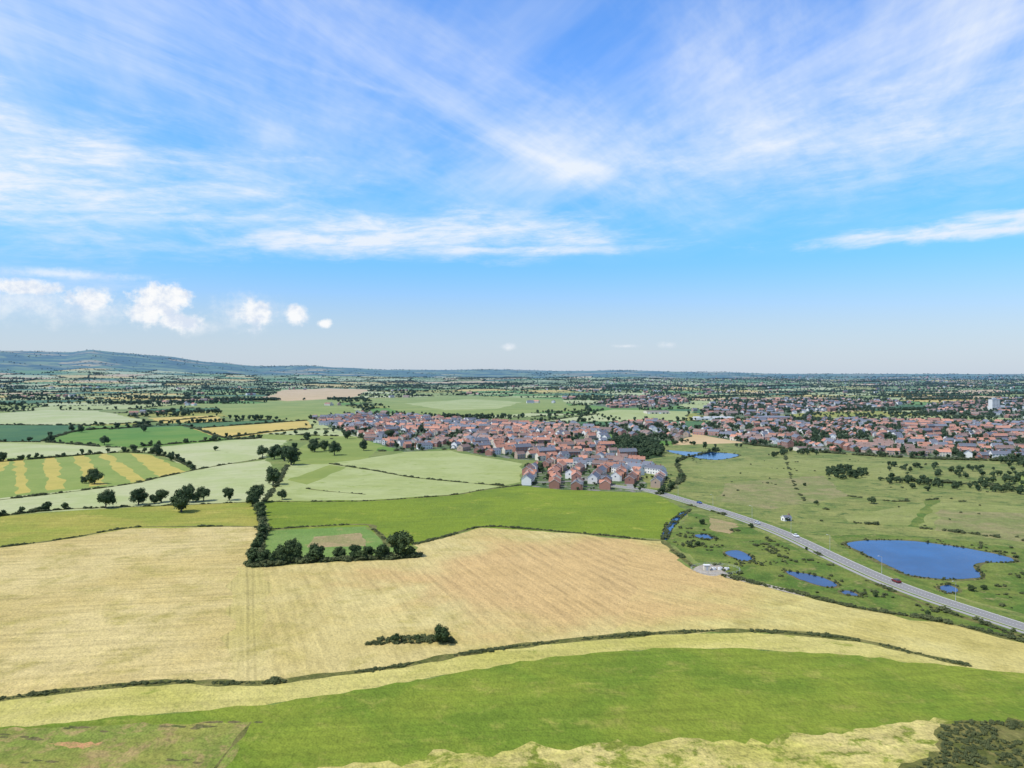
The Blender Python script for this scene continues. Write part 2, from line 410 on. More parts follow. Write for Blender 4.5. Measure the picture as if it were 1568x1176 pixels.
for i, pu in enumerate(ponds_uv):
    w = smooth(GP(pu), 6, closed=True)
    w = [(p[0]+.9*noise.noise(Vector((p[0]/5, p[1]/5, 1))), p[1]+1.6*noise.noise(Vector((p[0]/6, p[1]/6, 9)))) for p in w]
    ponds.append(w)
    if i != 7: R('bank', grow(w, 1.6 if i else 3), world=True, j=True, step=4, amp=.8)
ponds.append(smooth(GP([(248,610),(262,607),(282,609),(280,615),(260,616)]), 4, closed=True))
RM('gravel', [(1062,871),(1075,865),(1095,864),(1112,870),(1108,878),(1092,882),(1072,878)], sm=True)
ribbonR('gravel', [(1104,876),(1120,884),(1160,893),(1200,903),(1235,912)], 4, wob=.1)
road_uv = [(930,742),(965,747),(1000,752),(1050,766),(1120,787),(1200,816),(1290,858),(1360,889),(1430,915),(1500,938),(1568,960),(1700,1003),(1900,1070)]
road = smooth(GP(road_uv), 8)
A, B = offs(road, 9, -8)
for i in range(len(road)-1): regions.append((ccw([A[i], A[i+1], B[i+1], B[i]]), 'verge'))
R('wood', [(935,676),(960,672),(1010,680),(1015,700),(985,704),(950,698),(935,690)])

# ------------------------------------------------------------ ground mesh
verts, faces = [], []
for poly, mat in regions:
    b = len(verts); verts += [Vector((p[0], p[1])) for p in poly]; faces.append(list(range(b, b+len(poly))))
rr = 30.0; k = 0
while rr < 42000:
    fine = rr > 1500
    angs = [a*1.0 for a in range(-52, 53)] if (fine and rr < 16000) else [a*4.0 for a in range(-13, 14)]
    angs += [a*12.0 for a in range(5, 26)]
    for a in angs:
        t = math.radians(a+(k % 2)*.5+.013)
        verts.append(Vector((rr*math.sin(t)+.37, rr*math.cos(t)+.11)))
    rr *= 1.06 if fine else 1.25
    k += 1
edges = [(f[i], f[(i+1) % len(f)]) for f in faces for i in range(len(f))]
vo, eo, fo, ov, oe, of = delaunay_2d_cdt(verts, edges, [], 0, 1e-4, False)
me = bpy.data.meshes.new("ground")
me.from_pydata([(v.x, v.y, hgt(v.x, v.y)) for v in vo], [], [tuple(f) for f in fo])
for n in matnames: me.materials.append(FM[n])
idx = {n: i for i, n in enumerate(matnames)}
# each triangle takes the land use of the last plot that contains it
VA = np.array([(v.x, v.y) for v in vo]); FA = np.array([tuple(f)[:3] for f in fo])
CC = VA[FA].mean(axis=1); cx_, cy_ = CC[:, 0], CC[:, 1]
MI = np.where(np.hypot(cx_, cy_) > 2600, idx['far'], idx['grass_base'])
order = np.argsort(cy_); sy = cy_[order]
for poly, mat in regions:
    pa = np.array(poly); x0, y0 = pa.min(axis=0); x1, y1 = pa.max(axis=0)
    ii = order[np.searchsorted(sy, y0):np.searchsorted(sy, y1)]
    ii = ii[(cx_[ii] > x0) & (cx_[ii] < x1)]
    if not len(ii): continue
    px_, py_ = cx_[ii], cy_[ii]; c = np.zeros(len(ii), bool)
    q = np.roll(pa, 1, axis=0)
    for (xi, yi), (xj, yj) in zip(pa, q):
        if yi == yj: continue
        c ^= ((yi > py_) != (yj > py_)) & (px_ < (xj-xi)*(py_-yi)/(yj-yi)+xi)
    MI[ii[c]] = idx[mat]
me.polygons.foreach_set('material_index', MI.astype(np.int32))
me.polygons.foreach_set('use_smooth', np.ones(len(fo), bool))
me.update()
if me.polygons[0].normal.z < 0: me.flip_normals()
ground = bpy.data.objects.new("ground", me); scene.collection.objects.link(ground)
print("ground", len(vo), len(fo))

# ------------------------------------------------------------ mesh builder
class MB:
    def __init__(s): s.v = []; s.f = []; s.m = []
    def face(s, pts, m): b = len(s.v); s.v += [tuple(p) for p in pts]; s.f.append(tuple(range(b, b+len(pts)))); s.m.append(m)
    def box(s, x0, x1, y0, y1, z0, z1, m, bottom=False):
        c = [(x0,y0,z0),(x1,y0,z0),(x1,y1,z0),(x0,y1,z0),(x0,y0,z1),(x1,y0,z1),(x1,y1,z1),(x0,y1,z1)]
        for q in [(0,1,5,4),(1,2,6,5),(2,3,7,6),(3,0,4,7),(4,5,6,7),(3,2,1,0)]: s.face([c[i] for i in q], m)
    def tube(s, a, b, r0, r1, m, n=7):
        a, b = Vector(a), Vector(b); d = (b-a).normalized()
        u = d.orthogonal().normalized(); w = d.cross(u)
        A = [a+(u*math.cos(t)+w*math.sin(t))*r0 for t in [2*pi*i/n for i in range(n)]]
        B = [b+(u*math.cos(t)+w*math.sin(t))*r1 for t in [2*pi*i/n for i in range(n)]]
        for i in range(n): s.face([A[i], A[(i+1) % n], B[(i+1) % n], B[i]], m)
        s.face(B, m); s.face(A[::-1], m)
    def mesh(s, name, mats):
        me = bpy.data.meshes.new(name); me.from_pydata(s.v, [], s.f)
        for m in mats: me.materials.append(m)
        me.polygons.foreach_set('material_index', s.m); me.update(); return me
def simple_mat(name, col, var=.15, scale=.5, rough=.8, spec=.2, haze=True, rnd=0):
    m, nt = new_mat(name)
    g = nt.nodes.new('ShaderNodeNewGeometry')
    n = nz(nt, g.outputs['Position'], scale, 2, .6)
    val = 1+(n-.5)*(2*var)
    if rnd:
        oi = nt.nodes.new('ShaderNodeObjectInfo'); val = val*(X(nt, oi.outputs['Random'])*rnd+(1-rnd/2))
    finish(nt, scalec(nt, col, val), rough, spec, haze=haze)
    return m
def leaf_mat(name, a, b):
    m, nt = new_mat(name)
    g = nt.nodes.new('ShaderNodeNewGeometry')
    n = nz(nt, g.outputs['Position'], .45, 3, .7)
    oi = nt.nodes.new('ShaderNodeObjectInfo')
    f = (n.ss(.3, .7)*.6+X(nt, oi.outputs['Random'])*.5).clamp()
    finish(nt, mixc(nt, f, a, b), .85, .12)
    return m
bark = simple_mat('bark', (.07,.055,.04), .3, 3)
leafA = leaf_mat('oak_leaves', (.024,.046,.013), (.070,.098,.028))
leafB = leaf_mat('shrub_leaves', (.048,.066,.022), (.122,.136,.050))

def rdir(r):
    while True:
        v = Vector((r.uniform(-1, 1), r.uniform(-1, 1), r.uniform(-1, 1)))
        if .05 < v.length < 1: return v.normalized()
import bmesh
bm = bmesh.new(); bmesh.ops.create_icosphere(bm, subdivisions=2, radius=1)
ICO = ([v.co.copy() for v in bm.verts], [[v.index for v in f.verts] for f in bm.faces]); bm.free()
def make_tree(name, seed, h=12, cr=5.2, nb=13, nleaf=1500, ls=.5, low=.18, trunk=True, lm=None):
    r = random.Random(seed); mb = MB(); blobs = []
    cz = h*(low+1)/2; rz = h*(1-low)/2
    for i in range(nb):
        d = rdir(r); q = r.uniform(.4, .8)
        br = cr*r.uniform(.22, .42)
        c = Vector((d.x*cr*q, d.y*cr*q, cz+d.z*rz*q*.95))
        if trunk: c.z = max(c.z, br*.9+h*low)
        blobs.append((c, br))
    blobs.append((Vector((0, 0, cz)), cr*.52))
    if trunk:
        p0 = Vector((0, 0, -.3)); p1 = Vector((r.uniform(-.2, .2), r.uniform(-.2, .2), h*.22)); p2 = Vector((r.uniform(-.4, .4), r.uniform(-.4, .4), h*.55))
        mb.tube(p0, p1, .045*h, .032*h, 0, 8); mb.tube(p1, p2, .032*h, .016*h, 0, 8)
        for c, br in blobs[:8]: mb.tube(p1.lerp(p2, r.uniform(.1, .8)), c, .013*h, .004*h, 0, 5)
    iv, jf = ICO
    for c, br in blobs:
        off = Vector((r.uniform(0, 99),)*3)
        vv = [c+v*br*(.70+.35*noise.noise(v*1.7+off)) for v in iv]
        b = len(mb.v); mb.v += [tuple(q) for q in vv]
        for f in jf: mb.f.append(tuple(b+i for i in f)); mb.m.append(1)
    tot = sum(b*b for _, b in blobs)
    for c, br in blobs:
        for _ in range(int(nleaf*br*br/tot)):
            d = rdir(r)
            if d.z < -.3 and r.random() < .5: d.z = -d.z
            p = c+d*br*r.uniform(.74, 1.2)
            n = (d+rdir(r)*.8).normalized(); u = n.orthogonal().normalized(); w = n.cross(u)
            a = r.uniform(0, 6.28); u2 = u*math.cos(a)+w*math.sin(a); w2 = n.cross(u2)
            s1 = ls*r.uniform(.6, 1.3); s2 = s1*r.uniform(.5, .9)
            mb.face([p-u2*s1, p-w2*s2, p+u2*s1, p+w2*s2], 1)
    return mb.mesh(name, [bark, lm or leafA])
tree_me = [make_tree('oak_tree_crown', s, 12, random.Random(s).uniform(5.2, 6.8), 17, 1900, .46, .05) for s in range(6)]
far_me = [make_tree('tree', 50+s, 10, random.Random(s+9).uniform(3.6, 5.4), 8, 240, .85, .03) for s in range(5)]
shrub_me = [make_tree('shrub', 80+s, 1.3, .95, 9, 300, .11, -.15, trunk=False, lm=leafB) for s in range(5)]

def src_coll(name, meshes):
    c = bpy.data.collections.new(name)
    for m in meshes: c.objects.link(bpy.data.objects.new(m.name, m))
    return c
C_tree = src_coll('tree_kinds', far_me); C_shrub = src_coll('shrub_kinds', shrub_me)
def scatter(name, pts, coll, n):
    if not pts: return
    me = bpy.data.meshes.new(name); me.from_pydata([p[:3] for p in pts], [], [])
    a = me.attributes.new('sc', 'FLOAT_VECTOR', 'POINT'); a.data.foreach_set('vector', [q for p in pts for q in p[3:6]])
    a = me.attributes.new('rt', 'FLOAT_VECTOR', 'POINT'); a.data.foreach_set('vector', [q for p in pts for q in (0, 0, p[6])])
    a = me.attributes.new('ix', 'INT', 'POINT'); a.data.foreach_set('value', [(p[7] if len(p) > 7 else random.randrange(n)) for p in pts])
    ob = bpy.data.objects.new(name, me); scene.collection.objects.link(ob)
    nt = bpy.data.node_groups.new(name+'_scatter', 'GeometryNodeTree')
    nt.interface.new_socket('Geometry', in_out='INPUT', socket_type='NodeSocketGeometry')
    nt.interface.new_socket('Geometry', in_out='OUTPUT', socket_type='NodeSocketGeometry')
    gi = nt.nodes.new('NodeGroupInput'); go = nt.nodes.new('NodeGroupOutput')
    io = nt.nodes.new('GeometryNodeInstanceOnPoints'); ci = nt.nodes.new('GeometryNodeCollectionInfo')
    ci.inputs['Collection'].default_value = coll; ci.inputs['Separate Children'].default_value = True; ci.inputs['Reset Children'].default_value = True
    def na(nm, t):
        q = nt.nodes.new('GeometryNodeInputNamedAttribute'); q.data_type = t; q.inputs['Name'].default_value = nm
        return [o for o in q.outputs if o.enabled and o.name == 'Attribute'][0]
    L = nt.links.new
    L(gi.outputs[0], io.inputs['Points']); L(ci.outputs[0], io.inputs['Instance'])
    io.inputs['Pick Instance'].default_value = True
    L(na('ix', 'INT'), io.inputs['Instance Index']); L(na('rt', 'FLOAT_VECTOR'), io.inputs['Rotation']); L(na('sc', 'FLOAT_VECTOR'), io.inputs['Scale'])
    L(io.outputs[0], go.inputs[0])
    md = ob.modifiers.new('scatter', 'NODES'); md.node_group = nt
    return ob
def vp(x, y, s, sz=None, sink=0):
    return (x, y, hgt(x, y)-sink, s*random.uniform(.85, 1.2), s*random.uniform(.85, 1.2), (sz or s)*random.uniform(.85, 1.15), random.uniform(0, 6.28))

# ------------------------------------------------------------ named near trees
near_trees = [(145,741,24),(130,740,12),(162,778,28),(212,773,26),(247,769,22),(236,771,14),(278,784,34),(288,769,30),(312,767,22),(300,769,16),(351,766,22),(392,770,28),(386,775,20),(418,742,30),(432,765,16),(398,786,18),
 (612,853,44),(448,860,34),(428,862,27),(404,863,24),(485,857,25),(520,855,18),(545,853,22),(565,853,18),(585,853,20),(676,985,30),(606,984,14),(640,981,9),
 (5,706,16),(205,692,12),(240,698,18),(262,706,16),(160,681,14),(78,677,12),(45,676,8),(220,661,12),(110,660,10),(124,662,12),(402,700,18),(420,703,20),(436,706,26),(446,712,30),(482,692,20),(497,690,18),(512,697,22),(557,690,17),(597,672,16),(532,672,14),(646,662,12),(470,674,14),
 (328,676,10),(285,679,8),(330,690,8),(808,722,14),(826,722,14),(1075,803,10),(1335,771,11),(1185,700,9),(1056,838,9),(1068,836,8),(1150,808,7),(1232,744,6),(1250,772,6),(1398,748,9),(1420,752,9),(1340,914,9),(1420,943,9),(1488,905,11),(1506,903,8),(1235,842,5),(1206,798,7)]
for i, (u, v, hp) in enumerate(near_trees):
    x, y = G(u, v); h = hp/F*y*1.02
    o = bpy.data.objects.new('oak_tree' if h > 7 else 'hawthorn_tree', tree_me[i % 6]); scene.collection.objects.link(o)
    s = h/12; wd = s*random.uniform(.85, 1.05)*(1.0 if h > 7 else 1.2)
    o.location = (x, y, -.1); o.scale = (wd, wd, s); o.rotation_euler = (0, 0, random.uniform(0, 6.28))

hp = []
for line, w, h, dens, gap in HB:
    for i in range(len(line)-1):
        a, b = Vector(line[i]), Vector(line[i+1]); L = (b-a).length
        n = int(L/(h*.5)*dens)+1
        for _ in range(n):
            p = a.lerp(b, random.random())
            if noise.noise(Vector((p.x/14, p.y/14, 2)))*.8+.4 < gap: continue
            s = h*(.8+.9*noise.noise(Vector((p.x/8, p.y/8, 9))))*random.uniform(.5, 1.2)
            hp.append(vp(p.x+random.gauss(0, w*.17), p.y+random.gauss(0, w*.17), s*1.15, s*.75, .1))
scatter('hedgerow', hp, C_shrub, 5)
def inside_any(p, polys): return any(inpoly(p, q) for q in polys)
def bbox(poly): xs = [p[0] for p in poly]; ys = [p[1] for p in poly]; return min(xs), max(xs), min(ys), max(ys)
def fill(poly, n, smin, smax, out, thr=None, flat=.8, avoid=ponds):
    x0, x1, y0, y1 = bbox(poly)
    for _ in range(n):
        p = (random.uniform(x0, x1), random.uniform(y0, y1))
        if not inpoly(p, poly) or inside_any(p, avoid): continue
        if thr is not None and noise.noise(Vector((p[0]/18, p[1]/18, 4)))+.5*noise.noise(Vector((p[0]/5, p[1]/5, 4))) < thr: continue
        s = random.uniform(smin, smax); out.append(vp(p[0], p[1], s, s*flat, .1))
roadband = A+B[::-1]
sc = []; av = ponds+[roadband]
fill(GP([(1060,790),(1150,812),(1290,872),(1430,928),(1568,972),(1568,980),(1300,930),(1110,880),(1018,828)]), 2600, .4, 1.4, sc, .22, avoid=av)
fill(GP([(1270,820),(1330,818),(1480,828),(1700,860),(1700,960),(1568,940),(1420,900),(1300,850)]), 2000, .4, 1.4, sc, .28, avoid=av)
fill(GP([(1000,757),(970,705),(1140,682),(1568,708),(1700,716),(1700,860),(1300,820),(1150,790)]), 3500, .5, 1.5, sc, .46, avoid=av)
fill(GP([(1375,1190),(1440,1155),(1442,1114),(1475,1104),(1568,1106),(1750,1112),(1750,1250),(1340,1250)]), 4200, .25, .9, sc, -.1)
fill(GP([(560,988),(580,980),(640,974),(690,978),(700,986),(640,986)]), 160, .5, 1.5, sc)
for pd in ponds[:8]:
    c = Vector((sum(q[0] for q in pd)/len(pd), sum(q[1] for q in pd)/len(pd)))
    for i in range(len(pd)):
        a, b = Vector(pd[i-1]), Vector(pd[i])
        for _ in range(int((b-a).length/1.6)+1):
            if noise.noise(Vector((a.x/12, a.y/12, 3))) < -.1: continue
            p = a.lerp(b, random.random())
            p = p+(p-c).normalized()*random.uniform(.2, 2.5); s = random.uniform(.25, .8)
            sc.append(vp(p.x, p.y, s, s))
scatter('scrub_bushes', sc, C_shrub, 5)

# ------------------------------------------------------------ distant hedgerow trees
ft = []; fs = []
alltown = [T1, T2, T2b, T3, T4, T4b, T4c]
def add_edge(a, b):
    a, b = Vector(a), Vector(b); L = (b-a).length
    q = random.random()
    sp = 7 if q < .28 else (18 if q < .66 else 45)
    for _ in range(int(L/sp)):
        p = a.lerp(b, random.random()); p = (p.x+random.gauss(0, 3), p.y+random.gauss(0, 3))
        if inside_any(p, man) or inside_any(p, alltown) or inside_any(p, ponds): continue
        ft.append(vp(p[0], p[1], random.uniform(.45, 1.0), None, .3))
    for _ in range(int(L/7)):
        p = a.lerp(b, random.random())
        if inside_any(tuple(p), man) or inside_any(tuple(p), alltown) or inside_any(tuple(p), ponds): continue
        s = random.uniform(1.8, 3.4); fs.append(vp(p.x, p.y, s*1.4, s*.7, .3))
for (i, j) in cells:
    add_edge(corner(i, j), corner(i+1, j)); add_edge(corner(i, j), corner(i, j+1))
rw = random.Random(11)
for _ in range(170):
    r = rw.uniform(1500, 6800); a = rw.uniform(-.66, .62); cx, cy = r*math.sin(a), r*math.cos(a)
    if inside_any((cx, cy), man) or inside_any((cx, cy), [T1, T2, T3]): continue
    R1, R2 = rw.uniform(30, 170), rw.uniform(12, 35)
    for _ in range(int(R1*R2/40)):
        x = cx+random.gauss(0, R1*.5); y = cy+random.gauss(0, R2*.5)
        if inside_any((x, y), man): continue
        ft.append(vp(x, y, random.uniform(.6, 1.15), None, .3))
for _ in range(5000):
    r = random.uniform(6500, 9300); a = random.uniform(-.72, .68); x, y = r*math.sin(a), r*math.cos(a)
    if noise.noise(Vector((x/500, y/260, 1)))+.4*noise.noise(Vector((x/120, y/90, 3))) < .1: continue
    ft.append(vp(x, y, random.uniform(1, 1.7), random.uniform(.5, .8), .5))
for line, w, h, dens, gap in HB:
    if h < 2.1: continue
    for i in range(len(line)-1):
        for _ in range(2):
            if random.random() < .35:
                p = Vector(line[i]).lerp(Vector(line[i+1]), random.random()); ft.append(vp(p.x, p.y, random.uniform(.3, .7), None, .2))
def uvtrees(uvpoly, n, a, b, thr=None): fill(GP(uvpoly), n, a, b, ft, thr, 1.0)
uvtrees([(935,676),(960,672),(1010,680),(1015,700),(985,704),(950,698),(935,690)], 420, .55, .95)
uvtrees([(1266,722),(1300,718),(1330,724),(1328,732),(1290,735),(1268,730)], 140, .35, .65)
uvtrees([(1360,712),(1568,722),(1750,735),(1750,755),(1568,744),(1480,738),(1360,724)], 460, .35, .7, .02)
uvtrees([(1345,735),(1420,738),(1568,752),(1568,758),(1420,746),(1345,740)], 160, .3, .6)
uvtrees([(1530,702),(1750,716),(1750,730),(1530,716)], 180, .4, .8)
uvtrees([(1185,690),(1250,692),(1250,697),(1190,698)], 50, .4, .6)
uvtrees([(780,655),(930,655),(1050,676),(1140,684),(1100,690),(1000,684),(935,676),(870,668)], 420, .4, .8, .0)
uvtrees([(460,640),(540,668),(585,682),(560,690),(500,680),(455,660)], 130, .5, .9, .0)
uvtrees([(840,700),(870,690),(930,688),(935,698),(880,704)], 50, .35, .6)
uvtrees([(840,652),(900,628),(960,645),(930,660)], 220, .4, .8, .0)
uvtrees([(1140,676),(1250,688),(1568,702),(1568,708),(1250,694),(1140,682)], 320, .4, .8, -.05)
uvtrees([(480,634),(640,632),(800,642),(870,644),(870,649),(700,642),(560,637)], 420, .4, .8, -.05)
uvtrees([(1060,646),(1250,634),(1400,634),(1568,646),(1568,652),(1250,643),(1100,648)], 1000, .4, .85, -.1)
for T, n, lo, hi in ((T1, 260, .22, .45), (T2, 3200, .3, .75), (T2b, 700, .4, .8), (T3, 8500, .35, .85), (T4, 3800, .5, 1.0), (T4b, 3800, .5, 1.), (T4c, 1300, .5, .9), (T5, 9000, .5, 1.0)):
    fill(T, n, lo, hi, ft, -.15, 1.0)
scatter('distant_trees', ft, C_tree, 5); scatter('distant_hedgerows', fs, C_shrub, 5)
print('veg', len(ft), len(fs), len(hp), len(sc))

# ------------------------------------------------------------ houses
brickR = simple_mat('red_brick', (.33,.16,.11), .15, .6, rnd=.35); brickB = simple_mat('buff_brick', (.44,.32,.23), .12, .6, rnd=.3)
render_w = simple_mat('white_render', (.74,.72,.67), .05, .6, rnd=.1); creamw = simple_mat('cream_render', (.62,.56,.44), .06, .6, rnd=.1)
tileO = simple_mat('terracotta_tiles', (.40,.185,.115), .2, .5, rnd=.5); tileB = simple_mat('brown_tiles', (.22,.14,.11), .2, .5, rnd=.4)
slate = simple_mat('slate_tiles', (.135,.14,.165), .2, .5, rnd=.4, rough=.6)
frame = simple_mat('white_frame', (.8,.8,.8), .02); door_m = simple_mat('painted_door', (.08,.12,.18), .1)
glass, ntg = new_mat('window_glass'); finish(ntg, (.03,.04,.05), .1, .5)
def house(name, L, W, e, rh, wall, roof, units=1, gable=False, ext=False, seed=0):
    r = random.Random(seed); mb = MB()
    x0, x1, y0, y1 = -L/2, L/2, -W/2, W/2
    def prism(x0, x1, y0, y1, e, rh, alongx=True, ov=.35):
        if alongx:
            ym = (y0+y1)/2
            mb.face([(x0,y0,-.3),(x1,y0,-.3),(x1,y0,e),(x0,y0,e)], 0); mb.face([(x1,y1,-.3),(x0,y1,-.3),(x0,y1,e),(x1,y1,e)], 0)
            mb.face([(x0,y1,-.3),(x0,y0,-.3),(x0,y0,e),(x0,ym,e+rh),(x0,y1,e)], 0); mb.face([(x1,y0,-.3),(x1,y1,-.3),(x1,y1,e),(x1,ym,e+rh),(x1,y0,e)], 0)
            sl = rh/(ym-y0); t = .18
            for s in (-1, 1):
                ye = y0-ov if s < 0 else y1+ov; ze = e-sl*ov+.03
                X0, X1 = x0-ov*.7, x1+ov*.7; zt = e+rh+.03
                mb.face([(X0,ye,ze+t),(X1,ye,ze+t),(X1,ym,zt+t),(X0,ym,zt+t)][::(1 if s < 0 else -1)], 1)
                mb.face([(X0,ye,ze),(X1,ye,ze),(X1,ye,ze+t),(X0,ye,ze+t)], 2)
                for XX in (X0, X1): mb.face([(XX,ye,ze),(XX,ym,zt),(XX,ym,zt+t),(XX,ye,ze+t)], 2)
                mb.face([(X0,ye,ze),(X1,ye,ze),(X1,ym,zt),(X0,ym,zt)][::(-1 if s < 0 else 1)], 2)
        else:
            xm = (x0+x1)/2
            mb.face([(x0,y0,-.3),(x1,y0,-.3),(x1,y0,e),(xm,y0,e+rh),(x0,y0,e)], 0)
            mb.face([(x1,y0,-.3),(x1,y1,-.3),(x1,y1,e),(x1,y0,e)], 0); mb.face([(x0,y1,-.3),(x0,y0,-.3),(x0,y0,e),(x0,y1,e)], 0)
            sl = rh/(xm-x0); t = .18
            for s in (-1, 1):
                xe = x0-ov if s < 0 else x1+ov; ze = e-sl*ov+.03; zt = e+rh+.03
                mb.face([(xe,y0-.25,ze+t),(xm,y0-.25,zt+t),(xm,y1,zt+t),(xe,y1,ze+t)][::(1 if s < 0 else -1)], 1)
                mb.face([(xe,y0-.25,ze),(xm,y0-.25,zt),(xm,y0-.25,zt+t),(xe,y0-.25,ze+t)], 2)
    prism(x0, x1, y0, y1, e, rh)
    if gable: prism(x0+.4, x0+L*.42, y0-1.2, 0, e+.05, rh*.72, False)
    if ext: 
        mb.box(x1, x1+3.2, y0+1, y1-1.2, -.3, 2.5, 0); mb.face([(x1,y0+.7,2.56),(x1+3.5,y0+.7,2.56),(x1+3.5,(y0+y1)/2,4),(x1,(y0+y1)/2,4)], 1)
        mb.face([(x1+3.5,y1-.9,2.56),(x1,y1-.9,2.56),(x1,(y0+y1)/2,4),(x1+3.5,(y0+y1)/2,4)], 1)
        mb.face([(x1+3.2,y0+1,2.5),(x1+3.2,y1-1.2,2.5),(x1+3.2,(y0+y1)/2,3.95)], 0)
    for i in range(units):
        cx = x0+L*(i+(.5 if units > 1 else .85))/units
        mb.box(cx-.4, cx+.4, -.3, .4, e+rh-.6, e+rh+1.0, 5); mb.box(cx-.12, cx+.12, -.1, .14, e+rh+1.0, e+rh+1.3, 1)
    def win(cx, yy, z0, z1, w, s):
        y1_ = yy+s*.04; y2_ = yy+s*.07
        o = 1 if s < 0 else -1
        mb.face([(cx-w/2,y1_,z0),(cx+w/2,y1_,z0),(cx+w/2,y1_,z1),(cx-w/2,y1_,z1)][::o], 2)
        for a, b in ((cx-w/2+.12, cx-.05), (cx+.05, cx+w/2-.12)):
            mb.face([(a,y2_,z0+.1),(b,y2_,z0+.1),(b,y2_,z1-.1),(a,y2_,z1-.1)][::o], 3)
    n = max(2, int(L/3.0))
    rows = [(1.0, 2.3), (3.5, 4.7)] if e > 4 else [(1.0, 2.2)]
    if e > 6.5: rows.append((6.1, 7.3))
    for s in (-1, 1):
        for i in range(n):
            cx = x0+L*(i+.5)/n
            if s < 0 and gable and cx < x0+L*.45: yy = y0-1.2; cx = x0+L*.22 if i == 0 else None
            else: yy = y0 if s < 0 else y1
            if cx is None: continue
            for k, (a, b) in enumerate(rows):
                if k == 0 and (i % max(1, n//units)) == max(0, n//units-1):
                    yy2 = yy+s*.05; o = 1 if s < 0 else -1
                    mb.face([(cx-.5,yy2,0),(cx+.5,yy2,0),(cx+.5,yy2,2.1),(cx-.5,yy2,2.1)][::o], 4)
                else: win(cx, yy, a, b, 1.4, s)
    for s in (-1, 1):
        xx = (x1 if s > 0 else x0)+s*.05
        if not ext and r.random() < .6:
            mb.face([(xx,-.5,e-1.6),(xx,.5,e-1.6),(xx,.5,e-.5),(xx,-.5,e-.5)][::(1 if s > 0 else -1)], 3)
    return mb.mesh(name, [wall, roof, frame, glass, door_m, brickR])
hv = []
combos = [(brickR,tileO),(render_w,slate),(brickB,tileO),(brickR,tileB),(brickR,slate),(creamw,tileO),(brickB,tileB),(render_w,slate),(render_w,tileO),(brickB,slate),(brickR,tileO),(creamw,tileB)]
for i, (w, rf) in enumerate(combos):
    hv.append((house('detached_house', random.uniform(8.5, 10.5), 7.6, 4.9, 2.6, w, rf, 1, i % 2 == 0, i % 3 == 1, i), 1))
for i, (w, rf) in enumerate(combos[:8]):
    hv.append((house('terraced_house', random.uniform(15, 21), 7.8, 5.0 if i % 4 else 7.2, 2.8, w, rf, 3, False, False, 30+i), 2))
C_house = bpy.data.collections.new('house_kinds')
for i, (m, _) in enumerate(hv):
    o = bpy.data.objects.new('h%02d_%s' % (i, m.name), m); C_house.objects.link(o)
det = [i for i in range(len(hv)) if hv[i][1] == 1]; ter = [i for i in range(len(hv)) if hv[i][1] == 2]
def town(poly, step, row, seed, terr=.35, dens=1.0, site=130):
    r = random.Random(seed); x0, x1, y0, y1 = bbox(poly); out = []
    sites = []
    nx = int((x1-x0)/site)+2; ny = int((y1-y0)/site)+2
    for i in range(nx):
        for j in range(ny):
            sites.append((x0+(i+r.random())*site, y0+(j+r.random())*site, r.choice([.1,.35,-.3,1.2,-.8,.6,1.57])+r.uniform(-.15, .15), r.random()))
    for k, (sx, sy, a, tone) in enumerate(sites):
        c, s = math.cos(a), math.sin(a); m = int(site*1.2/min(step, row))
        for jj in range(-m, m+1):
            lx = -site*1.2+r.uniform(0, step)
            while lx < site*1.2:
                t = r.random() < terr; w = 19 if t else 9.5
                lx += w/2; ly = jj*row+(0 if jj % 2 else row*.12)+r.uniform(-.8, .8)+2.2*math.sin(lx/30+k)
                p = (sx+lx*c-ly*s, sy+lx*s+ly*c)
                lx += w/2+r.uniform(step-9.5, step-9.5+3)
                if not inpoly(p, poly) or r.random() > dens: continue
                if min(range(len(sites)), key=lambda q: (sites[q][0]-p[0])**2+(sites[q][1]-p[1])**2) != k: continue
                if inpoly(p, roadband): continue
                ix = r.choice(ter if t else det)
                if r.random() < .3: ix = (ter if t else det)[int(tone*7.9)]
                sc_ = r.uniform(.85, 1.05)
                out.append((p[0], p[1], hgt(*p), sc_, 1, sc_, a+(pi if jj % 2 else 0)+r.uniform(-.08, .08), ix))
    return out
hs = town(T1, 11.5, 20, 1, .25, site=70) + town(T2, 12.5, 25, 2, .3, .83)
h2 = town(T2b, 14, 28, 5, .3, .7)+town(T3, 13, 29, 3, .28, .78)+town(T4, 15, 40, 4, .4, .5)+town(T4b, 15, 40, 7, .4, .45)+town(T4c, 15, 38, 8, .4, .55)+town(T5, 24, 80, 6, .5, .10, site=260)
print('houses', len(hs), len(h2))
rest = []
for p in hs:
    if math.hypot(p[0], p[1]) < 930:
        m = hv[p[7]][0]
        nm = ('white_' if m.materials[0] in (render_w, creamw) else 'brick_')+m.name.split('.')[0]
        o = bpy.data.objects.new(nm, m); scene.collection.objects.link(o); o.location = p[:3]; o.rotation_euler = (0, 0, p[6]); o.scale = p[3:6]
    else: rest.append(p)
scatter('distant_town_houses', rest+h2, C_house, len(hv))
farm = []
rf = random.Random(5)
for _ in range(40):
    r = rf.uniform(1700, 5500); a = rf.uniform(-.62, .3); cx, cy = r*math.sin(a), r*math.cos(a)
    for _ in range(rf.randint(2, 5)):
        x, y = cx+rf.gauss(0, 22), cy+rf.gauss(0, 22); farm.append((x, y, hgt(x, y), 1.2, 1.2, 1.0, rf.uniform(0, 6.28), rf.randrange(len(hv))))
scatter('distant_farm_buildings', farm, C_house, len(hv))
metal = simple_mat('grey_cladding', (.42,.43,.44), .05, .2); metalw = simple_mat('white_cladding', (.62,.62,.61), .04, .2)
